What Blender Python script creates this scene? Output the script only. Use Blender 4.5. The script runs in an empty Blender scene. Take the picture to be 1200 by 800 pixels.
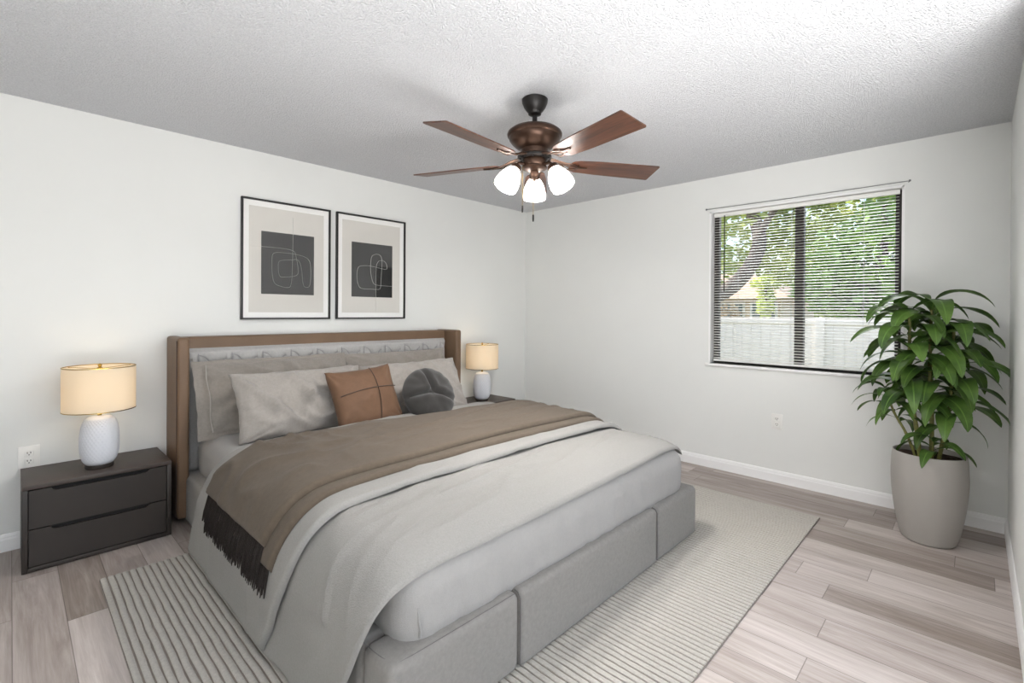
import bpy, bmesh, math, random
from mathutils import Vector, Matrix, noise
PI = math.pi
R = math.radians
SC = bpy.context.scene
COL = SC.collection

# ------------------------------------------------------------------ camera
def make_camera():
    yaw, pitch, roll = 0.8045, -0.0040, 0.0066
    f = Vector((math.sin(yaw) * math.cos(pitch), math.cos(yaw) * math.cos(pitch), math.sin(pitch)))
    r = Vector((math.cos(yaw), -math.sin(yaw), 0)); u = r.cross(f)
    r2 = r * math.cos(roll) + u * math.sin(roll)
    u2 = -r * math.sin(roll) + u * math.cos(roll)
    cam = bpy.data.cameras.new('camera'); o = bpy.data.objects.new('camera', cam); COL.objects.link(o)
    cam.sensor_width = 36; cam.lens = 36 * 565.49 / 1200; cam.shift_y = -(400 - 368.31) / 1200
    cam.clip_start = 0.02
    m = Matrix((r2, u2, -f)).transposed().to_4x4(); m.translation = Vector((0, 0, 1.2936))
    o.matrix_world = m
    SC.camera = o
make_camera()

# ------------------------------------------------------------------ exposure, sky, sun, added fill lights
SC.view_settings.view_transform = 'Standard'
SC.view_settings.look = 'None'
SC.view_settings.gamma = 1
SC.view_settings.exposure = 0.52
SC.view_settings.use_curve_mapping = False
SC.cycles.max_bounces = 10
SC.cycles.diffuse_bounces = 6
SC.cycles.transparent_max_bounces = 12
SC.cycles.caustics_reflective = False
SC.cycles.caustics_refractive = False
SC.cycles.sample_clamp_indirect = 4

W = bpy.data.worlds.new('sky'); SC.world = W; W.use_nodes = True
_nt = W.node_tree
_bg = _nt.nodes['Background']
_sk = _nt.nodes.new('ShaderNodeTexSky'); _sk.sky_type = 'NISHITA'; _sk.sun_disc = False
_sk.sun_elevation = R(48); _sk.air_density = 1.0; _sk.dust_density = 2.5
_nt.links.new(_sk.outputs[0], _bg.inputs[0]); _bg.inputs[1].default_value = 0.30

def light(name, kind, loc, rot, energy, color, **kw):
    l = bpy.data.lights.new(name, kind); o = bpy.data.objects.new(name, l); COL.objects.link(o)
    o.location = loc; o.rotation_euler = rot; l.energy = energy; l.color = color
    for k, v in kw.items(): setattr(l, k, v)
    return o
light('sun', 'SUN', (6, 10, 12), (R(48), 0, R(180)), 5.0, (1.0, .95, .86), angle=R(1))
# added fill lamps on the south and west sides, unseen behind the camera
light('fill_south', 'AREA', (0.75, -1.66, 1.05), (R(90 + 30), 0, 0), 18, (1.0, .99, .98), shape='RECTANGLE', size=2.7, size_y=1.5)
light('fill_west', 'AREA', (-1.02, -.55, 1.1), (0, R(-90 - 30), 0), 5, (1, .99, .98), shape='RECTANGLE', size=1.3, size_y=1.9)
# uplighter lamp added unseen behind the camera to brighten the ceiling
light('ceiling_fill', 'AREA', (.5, -.8, .4), (R(180), 0, 0), 150, (1.0, .99, .975), shape='RECTANGLE', size=2.6, size_y=1.3)
# area lamp added above the view, boosting sky light through the east window
light('sky_fill_east', 'AREA', (6.2, 1.0, 3.9), (0, R(55), 0), 260, (1, .99, .97), shape='RECTANGLE', size=2.4, size_y=3.0)

# ------------------------------------------------------------------ materials
def lin(c):
    out = []
    for v in c[:3]:
        v /= 255
        out.append(v / 12.92 if v <= .04045 else ((v + .055) / 1.055) ** 2.4)
    return (*out, 1)
class NT:
    def __init__(s, name):
        s.m = bpy.data.materials.new(name); s.m.use_nodes = True
        s.t = s.m.node_tree; s.b = s.t.nodes['Principled BSDF']; s.out = s.t.nodes['Material Output']
    def n(s, typ, **kw):
        nd = s.t.nodes.new(typ)
        for k, v in kw.items(): setattr(nd, k, v)
        return nd
    def l(s, a, b): s.t.links.new(a, b)
    def val(s, sock, v):
        if hasattr(v, 'is_output'): s.l(v, sock)
        else: sock.default_value = v
    def math(s, op, a, b=0.0, c=0.0, clamp=False):
        nd = s.n('ShaderNodeMath', operation=op, use_clamp=clamp)
        s.val(nd.inputs[0], a); s.val(nd.inputs[1], b); s.val(nd.inputs[2], c)
        return nd.outputs[0]
    def coord(s, scale=(1, 1, 1), kind='Object', rot=(0, 0, 0)):
        tc = s.n('ShaderNodeTexCoord'); mp = s.n('ShaderNodeMapping')
        mp.inputs['Scale'].default_value = scale; mp.inputs['Rotation'].default_value = rot
        s.l(tc.outputs[kind], mp.inputs[0]); return mp.outputs[0]
    def noise(s, vec, scale, detail=3, rough=.55, dist=0):
        nd = s.n('ShaderNodeTexNoise'); s.l(vec, nd.inputs['Vector'])
        nd.inputs['Scale'].default_value = scale; nd.inputs['Detail'].default_value = detail
        nd.inputs['Roughness'].default_value = rough; nd.inputs['Distortion'].default_value = dist
        return nd.outputs[0]
    def ramp(s, fac, stops):
        nd = s.n('ShaderNodeValToRGB'); s.l(fac, nd.inputs[0]); e = nd.color_ramp.elements
        while len(e) < len(stops): e.new(0.5)
        for el, (p, c) in zip(e, stops): el.position = p; el.color = c
        return nd.outputs[0]
    def mix(s, fac, a, b, mode='MIX'):
        nd = s.n('ShaderNodeMix', data_type='RGBA', blend_type=mode)
        s.val(nd.inputs[0], fac); s.val(nd.inputs[6], a); s.val(nd.inputs[7], b)
        return nd.outputs[2]
    def bump(s, h, strength, dist=.01):
        nd = s.n('ShaderNodeBump'); s.l(h, nd.inputs['Height'])
        nd.inputs['Strength'].default_value = strength; nd.inputs['Distance'].default_value = dist
        s.l(nd.outputs[0], s.b.inputs['Normal']); return nd
    def base(s, c, rough=.5, metal=0, spec=.5, sheen=0):
        s.val(s.b.inputs['Base Color'], c); s.val(s.b.inputs['Roughness'], rough)
        s.b.inputs['Metallic'].default_value = metal; s.b.inputs['Specular IOR Level'].default_value = spec
        if sheen: s.b.inputs['Sheen Weight'].default_value = sheen; s.b.inputs['Sheen Roughness'].default_value = .6

def simple(name, c, rough=.5, var=.06, nscale=6, bscale=0, bstr=0, metal=0, spec=.5, sheen=0, stretch=(1, 1, 1), bdist=.004):
    k = NT(name); v = k.coord(stretch)
    c = lin(c); lo = tuple(x * (1 - var) for x in c[:3]) + (1,); hi = tuple(min(1, x * (1 + var)) for x in c[:3]) + (1,)
    k.base(k.ramp(k.noise(v, nscale, 4), [(.3, lo), (.7, hi)]), rough, metal, spec, sheen)
    if bstr: k.bump(k.noise(v, bscale, 3, .6), bstr, bdist)
    return k.m
def fabric(name, c, weave=420, var=.08, bstr=.35, sheen=.25, nscale=60, rough=.95, fold=0):
    k = NT(name); v = k.coord(); c = lin(c)
    lo = tuple(x * (1 - var) for x in c[:3]) + (1,); hi = tuple(min(1, x * (1 + var)) for x in c[:3]) + (1,)
    n1 = k.noise(v, nscale, 5, .7)
    k.base(k.ramp(n1, [(.35, lo), (.65, hi)]), rough, 0, .15, sheen)
    h = k.math('ADD', k.noise(v, weave, 2), k.math('MULTIPLY', k.noise(v, 40, 3), .6))
    if fold: h = k.math('ADD', h, k.math('MULTIPLY', k.noise(v, 9, 4, .6, 1.2), fold))
    k.bump(h, bstr, .010 if fold else .003)
    return k.m

M = {}
M['wall'] = simple('wall_paint', (226, 227, 225), .85, .012, 2, 240, .12, spec=.2)
M['trim'] = simple('white_trim_paint', (238, 238, 238), .45, .01, 3)
M['ceil'] = None
def ceiling_mat():
    k = NT('popcorn_ceiling'); v = k.coord()
    vo = k.n('ShaderNodeTexVoronoi'); k.l(v, vo.inputs['Vector']); vo.inputs['Scale'].default_value = 150
    h = k.math('ADD', k.math('MULTIPLY', k.math('SUBTRACT', .6, vo.outputs['Distance']), 1.1), k.noise(v, 105, 6, .75))
    k.base(k.ramp(k.noise(v, 130, 4, .7), [(.3, lin((206, 207, 211))), (.7, lin((232, 233, 236)))]), .95, 0, .1)
    k.bump(h, .95, .008)
    return k.m
M['ceil'] = ceiling_mat()
def floor_mat():
    k = NT('vinyl_plank_floor'); tc = k.n('ShaderNodeTexCoord'); sp = k.n('ShaderNodeSeparateXYZ')
    k.l(tc.outputs['Object'], sp.inputs[0]); X, Y = sp.outputs[0], sp.outputs[1]
    xs = k.math('DIVIDE', k.math('ADD', X, 10 - 3.606 + .16 * 2), .16)
    row = k.math('FLOOR', xs); fx = k.math('FRACT', xs)
    wn = k.n('ShaderNodeTexWhiteNoise', noise_dimensions='1D'); k.l(row, wn.inputs['W'])
    ys = k.math('ADD', k.math('DIVIDE', k.math('ADD', Y, 10), 1.22), k.math('MULTIPLY', wn.outputs[0], 7.3))
    pl = k.math('FLOOR', ys); fy = k.math('FRACT', ys)
    cb = k.n('ShaderNodeCombineXYZ'); k.l(row, cb.inputs[0]); k.l(pl, cb.inputs[1])
    w2 = k.n('ShaderNodeTexWhiteNoise', noise_dimensions='3D'); k.l(cb.outputs[0], w2.inputs['Vector'])
    tone = w2.outputs[0]
    gv = k.n('ShaderNodeCombineXYZ')
    k.l(k.math('ADD', k.math('MULTIPLY', X, 11), k.math('MULTIPLY', tone, 31)), gv.inputs[0])
    k.l(k.math('ADD', k.math('MULTIPLY', Y, .9), k.math('MULTIPLY', tone, 17)), gv.inputs[1])
    g1 = k.noise(gv.outputs[0], 1.6, 8, .68, .9)
    gv2 = k.n('ShaderNodeCombineXYZ')
    k.l(k.math('MULTIPLY', X, 130), gv2.inputs[0]); k.l(k.math('ADD', k.math('MULTIPLY', Y, 5), k.math('MULTIPLY', tone, 90)), gv2.inputs[1])
    g2 = k.noise(gv2.outputs[0], 1.0, 4, .6)
    t = k.math('ADD', k.math('ADD', k.math('MULTIPLY', tone, .30), .06), k.math('ADD', k.math('MULTIPLY', g1, .62), k.math('MULTIPLY', g2, .22)))
    col = k.ramp(t, [(.30, lin((104, 92, 84))), (.48, lin((140, 129, 122))), (.66, lin((170, 160, 155))), (.88, lin((200, 192, 188)))])
    ex = k.math('MINIMUM', fx, k.math('SUBTRACT', 1, fx)); ey = k.math('MINIMUM', fy, k.math('SUBTRACT', 1, fy))
    seam = k.math('MAXIMUM', k.math('LESS_THAN', ex, .010), k.math('LESS_THAN', ey, .0014))
    k.base(k.mix(k.math('MULTIPLY', seam, .55), col, lin((62, 52, 46))), k.math('ADD', .40, k.math('MULTIPLY', g2, .12)), 0, .4)
    k.bump(k.math('SUBTRACT', k.math('ADD', k.math('MULTIPLY', g2, .5), k.math('MULTIPLY', g1, .4)), k.math('MULTIPLY', seam, 1.5)), .18, .003)
    return k.m
M['floor'] = floor_mat()
M['leather'] = simple('brown_leather', (110, 88, 69), .5, .10, 5, 350, .12, spec=.35)
M['bedfab'] = fabric('pale_grey_upholstery', (128, 125, 122), 600, .07, .3, .1)
M['panelfab'] = fabric('light_grey_quilted_fabric', (172, 170, 168), 600, .07, .3)
M['stitch_shade'] = fabric('stitching_groove_shade', (146, 145, 145), 600)
M['piping'] = fabric('grey_piping', (92, 89, 87), 600)
M['sheet'] = fabric('white_cotton_sheet', (154, 152, 150), 500, .02, .3, .1, fold=1.6)
M['linen'] = fabric('greige_linen', (142, 135, 128), 380, .07, .4, .2, fold=2.2)
M['linen2'] = fabric('pale_linen', (154, 148, 142), 380, .06, .4, .2, fold=2.2)
M['welt'] = fabric('pale_welt', (160, 154, 147), 380, .04)
M['blanket'] = fabric('oatmeal_wool_blanket', (139, 137, 134), 300, .06, .6, .05, 160)
M['throw'] = fabric('brown_cashmere_throw', (87, 77, 66), 320, .08, .5, .08, 40)
M['fringe'] = fabric('dark_brown_yarn', (34, 28, 25), 500, .2, .4, .1)
M['tan'] = fabric('tan_leather_cushion', (101, 76, 58), 300, .08, .15, .05, 14, .6)
M['seam'] = fabric('dark_seam', (52, 34, 24), 300)
M['velvet'] = fabric('charcoal_velvet', (45, 43, 41), 500, .12, .2, .25, 12, .8)
M['dark'] = simple('charcoal_lacquer', (44, 38, 34), .5, .05, 8, 300, .05)
M['darktop'] = simple('charcoal_wood_veneer', (66, 57, 52), .5, .10, 10, 200, .06, stretch=(1, 12, 12))
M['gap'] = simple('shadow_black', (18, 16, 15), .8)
M['black'] = simple('black_frame', (24, 23, 23), .4)
M['mat'] = simple('white_mat_board', (246, 245, 243), .8, .01)
M['print'] = simple('warm_grey_print', (216, 213, 207), .8, .015)
M['ink'] = simple('dark_grey_ink', (74, 74, 74), .6, .06, 3)
M['door_refl'] = simple('painted_door_reflection', (26, 26, 27), .5, .05, 3)  # near-black tone for the painted reflection of a dark door
M['line'] = simple('pale_line_ink', (216, 216, 212), .7, .02)
M['ceramic'] = simple('white_ceramic', (212, 214, 220), .4, .02, 10)
M['brass'] = simple('brass', (190, 160, 90), .25, .05, 20, metal=1)
M['bronze'] = simple('oil_rubbed_bronze', (66, 48, 38), .36, .15, 25, metal=.75)
M['bronzeblk'] = simple('blackened_bronze', (30, 27, 26), .42, .1, 25, metal=.4)
M['plate'] = simple('white_plastic', (230, 229, 226), .4, .01)
M['slot'] = simple('socket_slot', (60, 58, 55), .6)
M['pot'] = simple('warm_grey_planter', (160, 156, 151), .55, .03, 4, 200, .05)
M['soil'] = simple('dark_soil', (66, 48, 40), .95, .35, 90, 120, .8, bdist=.01)
M['stem'] = simple('green_brown_cane', (112, 112, 58), .6, .25, 40, stretch=(1, 1, 3))
M['slat'] = simple('white_blind_slat', (232, 232, 228), .45, .01)
M['winframe'] = simple('dark_bronze_aluminium', (40, 34, 31), .45, .05)
M['cord'] = simple('pale_cord', (206, 206, 206), .7)
M['grey_metal'] = simple('grey_metal', (120, 120, 124), .35, .05, 20, metal=.8)
M['rug'] = fabric('cream_wool_pile', (170, 166, 159), 260, .10, .7, .2, 110)
M['rugback'] = fabric('taupe_rug_backing', (120, 111, 102), 400, .1)
def wood_blade():
    k = NT('walnut_blade'); v = k.coord((2, 22, 22))
    k.base(k.ramp(k.noise(v, 2.2, 6, .65, .6), [(.3, lin((44, 28, 22))), (.55, lin((84, 53, 39))), (.78, lin((112, 74, 54)))]), .38, 0, .5)
    return k.m
M['blade'] = wood_blade()
def leaf_mat(name, a, b, trans=.25, rough=.4, scale=7, spec=.4):
    k = NT(name); v = k.coord()
    c = k.ramp(k.noise(v, scale, 3), [(.3, lin(a)), (.7, lin(b))])
    k.base(c, rough, 0, spec)
    tr = k.n('ShaderNodeBsdfTranslucent'); k.l(c, tr.inputs[0]); mx = k.n('ShaderNodeMixShader'); mx.inputs[0].default_value = trans
    k.l(k.b.outputs[0], mx.inputs[1]); k.l(tr.outputs[0], mx.inputs[2]); k.l(mx.outputs[0], k.out.inputs[0])
    return k.m
M['leaf'] = leaf_mat('glossy_green_leaf', (46, 74, 30), (92, 122, 56), .12, .42, 9, .35)
M['midrib'] = leaf_mat('pale_leaf_midrib', (84, 122, 50), (104, 138, 64), .1)
def shade_mat():
    k = NT('cream_lamp_shade'); v = k.coord((1, 1, 1))
    c = lin((240, 230, 212)); d = k.n('ShaderNodeBsdfDiffuse'); d.inputs[0].default_value = c
    t = k.n('ShaderNodeBsdfTranslucent'); t.inputs[0].default_value = lin((250, 240, 224)); mx = k.n('ShaderNodeMixShader'); mx.inputs[0].default_value = .5
    k.l(d.outputs[0], mx.inputs[1]); k.l(t.outputs[0], mx.inputs[2]); k.l(mx.outputs[0], k.out.inputs[0])
    return k.m
M['shade'] = shade_mat()
def glass_shade_mat():
    k = NT('frosted_white_glass'); d = k.n('ShaderNodeBsdfDiffuse'); d.inputs[0].default_value = (.85, .84, .82, 1)
    t = k.n('ShaderNodeBsdfTranslucent'); t.inputs[0].default_value = (.95, .9, .86, 1); mx = k.n('ShaderNodeMixShader'); mx.inputs[0].default_value = .42
    g = k.n('ShaderNodeBsdfGlossy'); g.inputs['Roughness'].default_value = .15; m2 = k.n('ShaderNodeMixShader'); m2.inputs[0].default_value = .06
    tp = k.n('ShaderNodeBsdfTransparent'); m3 = k.n('ShaderNodeMixShader'); m3.inputs[0].default_value = .20
    k.l(d.outputs[0], mx.inputs[1]); k.l(t.outputs[0], mx.inputs[2]); k.l(mx.outputs[0], m2.inputs[1]); k.l(g.outputs[0], m2.inputs[2])
    k.l(m2.outputs[0], m3.inputs[1]); k.l(tp.outputs[0], m3.inputs[2]); k.l(m3.outputs[0], k.out.inputs[0]); return k.m
M['glass_shade'] = glass_shade_mat()
def emit_mat(name, c, s):
    k = NT(name); e = k.n('ShaderNodeEmission'); e.inputs[0].default_value = c; e.inputs[1].default_value = s
    k.l(e.outputs[0], k.out.inputs[0]); return k.m
M['bulb'] = emit_mat('lit_bulb', (1, .84, .64, 1), 14)
def pane_mat(name, refl=1.0):
    k = NT(name); t = k.n('ShaderNodeBsdfTransparent'); g = k.n('ShaderNodeBsdfGlossy'); g.inputs['Roughness'].default_value = .01
    f = k.n('ShaderNodeFresnel'); f.inputs[0].default_value = 1.45; mx = k.n('ShaderNodeMixShader')
    k.l(k.math('MULTIPLY', f.outputs[0], refl), mx.inputs[0]); k.l(t.outputs[0], mx.inputs[1]); k.l(g.outputs[0], mx.inputs[2]); k.l(mx.outputs[0], k.out.inputs[0])
    return k.m
M['pane'] = pane_mat('window_glass')
M['picglass'] = pane_mat('picture_glass', .15)
M['foliageA'] = leaf_mat('oak_foliage', (120, 146, 62), (196, 208, 118), .4, .6, 1.2)
M['foliageB'] = leaf_mat('deep_green_foliage', (72, 120, 56), (160, 194, 100), .35, .6, 1.5)
M['foliageC'] = leaf_mat('yellow_green_foliage', (172, 190, 84), (222, 228, 140), .4, .6, 1.5)
M['drygrass'] = leaf_mat('dry_tan_foliage', (168, 146, 112), (206, 186, 150), .3, .7, 3)
M['bark'] = simple('grey_oak_bark', (112, 100, 92), .95, .35, 8, 20, .9, stretch=(2, 2, 1), bdist=.05)
M['fence'] = simple('white_vinyl_fence', (222, 216, 208), .6, .02, 3)
M['stucco'] = simple('beige_stucco', (222, 202, 176), .9, .05, 5)
M['shingle'] = simple('tan_roof_shingle', (176, 156, 136), .9, .15, 12)
M['grass'] = simple('lawn', (128, 130, 104), .95, .25, 14)
M['darkpane'] = simple('house_window_glass', (92, 110, 112), .2)

# ------------------------------------------------------------------ mesh helpers
def finish(bm, smooth=True):
    bmesh.ops.recalc_face_normals(bm, faces=bm.faces)
    for f in bm.faces: f.smooth = smooth
def obj(name, bm, m, parent=None, loc=None, smooth=True, angle=40, recalc=True):
    if recalc: bmesh.ops.recalc_face_normals(bm, faces=bm.faces)
    me = bpy.data.meshes.new(name)
    ms = m if isinstance(m, (list, tuple)) else [m]
    for f in bm.faces: f.smooth = smooth
    if smooth:
        ca = R(angle)
        for e in bm.edges:
            if len(e.link_faces) == 2 and e.calc_face_angle(0) > ca: e.smooth = False
    bm.to_mesh(me); bm.free()
    for mm in ms: me.materials.append(mm)
    o = bpy.data.objects.new(name, me); COL.objects.link(o)
    if parent: o.parent = parent
    if loc is not None: o.location = loc
    return o
def tag(o, label, cat, group=None):
    o['label'] = label; o['category'] = cat
    if group: o['group'] = group
    return o
def thing(name, label, cat, loc=(0, 0, 0), rz=0, group=None):
    o = bpy.data.objects.new(name, None); COL.objects.link(o); o.empty_display_size = .1
    o.location = loc; o.rotation_euler = (0, 0, rz)
    return tag(o, label, cat, group)
def struct(name, bm, m, smooth=False, parent=None):
    o = obj(name, bm, m, parent, smooth=smooth)
    if not parent: o['kind'] = 'structure'
    return o
def dup(root, loc, label):
    def cp(o, par):
        c = o.copy(); COL.objects.link(c)
        if par: c.parent = par
        for ch in list(o.children): cp(ch, c)
        return c
    r = cp(root, None); r.location = loc; r['label'] = label
    return r
def box(bm, a, b, mi=0):
    x0, y0, z0 = a; x1, y1, z1 = b
    v = [bm.verts.new(p) for p in ((x0, y0, z0), (x1, y0, z0), (x1, y1, z0), (x0, y1, z0), (x0, y0, z1), (x1, y0, z1), (x1, y1, z1), (x0, y1, z1))]
    for q in ((0, 3, 2, 1), (4, 5, 6, 7), (0, 1, 5, 4), (1, 2, 6, 5), (2, 3, 7, 6), (3, 0, 4, 7)):
        bm.faces.new([v[i] for i in q]).material_index = mi
    return v
def bbox(bm, a, b, r=.004, seg=2, mi=0):
    t = bmesh.new(); box(t, a, b, mi)
    bmesh.ops.bevel(t, geom=list(t.edges), offset=r, segments=seg, profile=.5, affect='EDGES')
    me = bpy.data.meshes.new('tmp'); t.to_mesh(me); t.free(); bm.from_mesh(me); bpy.data.meshes.remove(me)
def B(): return bmesh.new()
def boxmesh(a, b, r=0, seg=2):
    bm = B()
    if r: bbox(bm, a, b, r, seg)
    else: box(bm, a, b)
    return bm
def lathe(bm, prof, c=(0, 0, 0), n=32, mi=0, mtx=None, cap=True):
    rings = []
    for r, z in prof:
        ring = []
        for i in range(n):
            a = 2 * PI * i / n; p = Vector((r * math.cos(a), r * math.sin(a), z))
            if mtx: p = mtx @ p
            ring.append(bm.verts.new(p + Vector(c)))
        rings.append(ring)
    for A, C in zip(rings, rings[1:]):
        for i in range(n):
            bm.faces.new((A[i], A[(i + 1) % n], C[(i + 1) % n], C[i])).material_index = mi
    if cap:
        for ring in (rings[0], rings[-1]): bm.faces.new(ring).material_index = mi
    return rings
def tube(bm, pts, rad, n=8, mi=0, cap=True, flat=1.0):
    pts = [Vector(p) for p in pts]; rs = rad if isinstance(rad, (list, tuple)) else [rad] * len(pts)
    rings = []; up = None
    for i, p in enumerate(pts):
        d = (pts[min(i + 1, len(pts) - 1)] - pts[max(i - 1, 0)]).normalized()
        if up is None:
            up = Vector((0, 0, 1)) if abs(d.z) < .9 else Vector((1, 0, 0))
        s = d.cross(up).normalized(); up = s.cross(d).normalized()
        rings.append([bm.verts.new(p + s * math.cos(2 * PI * k / n) * rs[i] + up * math.sin(2 * PI * k / n) * rs[i] * flat) for k in range(n)])
    for A, C in zip(rings, rings[1:]):
        for k in range(n): bm.faces.new((A[k], A[(k + 1) % n], C[(k + 1) % n], C[k])).material_index = mi
    if cap:
        bm.faces.new(rings[0][::-1]).material_index = mi; bm.faces.new(rings[-1]).material_index = mi
def catmull(pts, n=12):
    P = [Vector(p) for p in pts]; P = [P[0] * 2 - P[1]] + P + [P[-1] * 2 - P[-2]]; out = []
    for i in range(1, len(P) - 2):
        a, b, c, d = P[i - 1:i + 3]
        for k in range(n):
            t = k / n
            out.append(.5 * ((2 * b) + (c - a) * t + (2 * a - 5 * b + 4 * c - d) * t * t + (3 * b - a - 3 * c + d) * t ** 3))
    out.append(P[-2]); return out
def grid(bm, rows, mi=0, closed=False):
    for A, C in zip(rows, rows[1:]):
        m = len(A)
        for j in range(m if closed else m - 1):
            bm.faces.new((A[j], A[(j + 1) % m], C[(j + 1) % m], C[j])).material_index = mi
def sm(a, b, x):
    t = max(0, min(1, (x - a) / (b - a))); return t * t * (3 - 2 * t)
def nz(x, y, z=0): return noise.noise(Vector((x, y, z)))
def softbox(a, b, r, nx=14, ny=14, nz_=5, fn=None):
    """box with large soft edges: six gridded faces rounded by radius r, then fn(p, n)"""
    a = Vector(a); b = Vector(b); c = (a + b) / 2; h = (b - a) / 2; bm = B()
    def ticks(hh, n):
        rr = min(r, hh * .98); t = [-hh + rr * (1 - math.cos(k / 5 * PI / 2)) for k in range(5)]
        mid = [-(hh - rr) + 2 * (hh - rr) * k / n for k in range(n + 1)]
        return t + mid + [-v for v in t[::-1]]
    T = [ticks(h.x, nx), ticks(h.y, ny), ticks(h.z, nz_)]
    def place(p):
        q = Vector([max(-(h[i] - min(r, h[i] * .98)), min(h[i] - min(r, h[i] * .98), p[i])) for i in range(3)])
        d = p - q; n = d.normalized() if d.length > 1e-9 else Vector((0, 0, 1))
        w = q + n * r if d.length > 1e-9 else p
        w = w + c
        if fn: w = fn(w, n)
        return w
    for ax in range(3):
        u, v = [(1, 2), (2, 0), (0, 1)][ax]
        for s in (-1, 1):
            rows = []
            for tu in T[u]:
                row = []
                for tv in T[v]:
                    p = Vector((0, 0, 0)); p[ax] = s * h[ax]; p[u] = tu; p[v] = tv
                    row.append(bm.verts.new(place(p)))
                rows.append(row)
            grid(bm, rows)
    bmesh.ops.remove_doubles(bm, verts=bm.verts, dist=1e-5)
    return bm

# ------------------------------------------------------------------ room
XW, YB, YS, H = 4.097, 3.734, -0.142, 2.44
WY0, WY1, WZ0, WZ1 = .349, 1.629, .880, 2.152          # window opening in the east wall
bm = B(); box(bm, (-1.2, -2.0, -.1), (XW + .15, YB + .15, 0)); struct('floor', bm, M['floor'])
bm = B(); box(bm, (-1.2, -2.0, H), (XW + .15, YB + .15, H + .12)); struct('ceiling', bm, M['ceil'])
bm = B(); box(bm, (-1.2, YB, 0), (XW + .15, YB + .15, H)); struct('wall_north', bm, M['wall'])
bm = B()
box(bm, (XW, YS - .12, 0), (XW + .15, WY0, H)); box(bm, (XW, WY1, 0), (XW + .15, YB, H))
box(bm, (XW, WY0, 0), (XW + .15, WY1, WZ0)); box(bm, (XW, WY0, WZ1), (XW + .15, WY1, H))
struct('wall_east', bm, M['wall'])
bm = B(); box(bm, (2.45, YS - .12, 0), (XW, YS, H)); struct('wall_south', bm, M['wall'])
bm = B(); box(bm, (2.45, -1.85, 0), (2.57, YS - .12, H)); struct('wall_alcove', bm, M['wall'])
bm = B(); box(bm, (-1.2, -1.85, 0), (-.65, -1.70, H)); box(bm, (2.15, -1.85, 0), (2.45, -1.70, H)); box(bm, (-.65, -1.85, 2.36), (2.15, -1.70, H)); box(bm, (-.65, -1.85, 0), (2.15, -1.70, .12))
struct('wall_far_south', bm, M['wall'])
bm = B(); box(bm, (-1.2, -1.70, 0), (-1.05, YB, H))
struct('wall_west', bm, M['wall'])
def baseboard(name, p0, p1, nrm):
    bm = B(); p0 = Vector(p0); p1 = Vector(p1); n = Vector(nrm)
    prof = [(0, 0), (.013, 0), (.013, .062), (.010, .072), (.010, .078), (.005, .090), (0, .092)]
    rows = [[bm.verts.new(p + n * d + Vector((0, 0, z))) for d, z in prof] for p in (p0, p1)]
    grid(bm, rows); bm.faces.new(rows[0]); bm.faces.new(rows[1][::-1])
    struct(name, bm, M['trim'])
baseboard('baseboard_north', (-1.05, YB, 0), (XW, YB, 0), (0, -1, 0))
baseboard('baseboard_east', (XW, YS, 0), (XW, YB, 0), (-1, 0, 0))
baseboard('baseboard_south', (2.45, YS, 0), (XW, YS, 0), (0, 1, 0))

# window 1
bm = B()                                               # bronze slider frame with the meeting stile
fx0, fx1 = XW + .075, XW + .115
box(bm, (fx0, WY0, WZ0), (fx1, WY0 + .052, WZ1)); box(bm, (fx0, WY1 - .052, WZ0), (fx1, WY1, WZ1))
box(bm, (fx0, WY0 + .052, WZ0), (fx1, WY1 - .052, WZ0 + .016)); box(bm, (fx0, WY0 + .052, WZ1 - .03), (fx1, WY1 - .052, WZ1))
box(bm, (fx0 - .01, .945, WZ0 + .03), (fx1, 1.005, WZ1 - .03))
win = struct('window_1', bm, M['winframe'])
bm = B(); box(bm, (XW + .093, WY0 + .05, WZ0 + .03), (XW + .097, WY1 - .05, WZ1 - .03)); obj('pane', bm, M['pane'], win, smooth=False)
bm = B()                                               # white lined reveal
t = .012
box(bm, (XW - .004, WY1 - t, WZ0), (XW + .075, WY1 + .002, WZ1)); box(bm, (XW - .004, WY0 - .002, WZ0), (XW + .075, WY0 + t, WZ1)); box(bm, (XW - .004, WY0, WZ1 - t), (XW + .075, WY1, WZ1 + .002))
obj('reveal', bm, M['trim'], win, smooth=False)
bm = B(); bbox(bm, (XW - .028, WY0 - .022, WZ0 - .022), (XW + .085, WY1 + .022, WZ0), .005); obj('sill', bm, M['trim'], win)

# ------------------------------------------------------------------ blind and curtain wire
bl = thing('window_blind', 'white horizontal mini blind, lowered and open, hanging inside the window', 'blind', (XW + .038, .99, WZ1 - .03))
def rel(o_loc, p): return Vector(p) - Vector(o_loc)
bl0 = Vector(bl.location)
bm = B(); bbox(bm, (-.014, -.615, -.016), (.014, .615, .014), .003); obj('headrail', bm, M['slat'], bl)
bm = B(); zz = -.035
nsl = 0
while bl0.z + zz > WZ0 + .045:
    a = R(17); rows = []
    for s in (-1, 1):
        rows.append([bm.verts.new((d * .0125, s * .612, zz + d * .0125 * math.sin(a) + .0016 * (1 - d * d))) for d in (-1, -.33, .33, 1)])
    grid(bm, rows); zz -= .0215
slats = obj('slats', bm, M['slat'], bl, recalc=False)
bm = B(); bbox(bm, (-.013, -.612, WZ0 + .018 - bl0.z), (.013, .612, WZ0 + .034 - bl0.z), .003); obj('bottom_rail', bm, M['slat'], bl)
for y in (-.42, 0.03, .42):
    bm = B()
    for dx in (-.0128, .0128): tube(bm, [(dx, y, -.01), (dx, y, WZ0 + .03 - bl0.z)], .0008, 5)
    obj('ladder_cord', bm, M['cord'], bl)
bm = B(); tube(bm, [(-.020, .525, -.01), (-.021, .524, -.3), (-.020, .525, -.64)], .0045, 6); obj('tilt_wand', bm, M['winframe'], bl)
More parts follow.
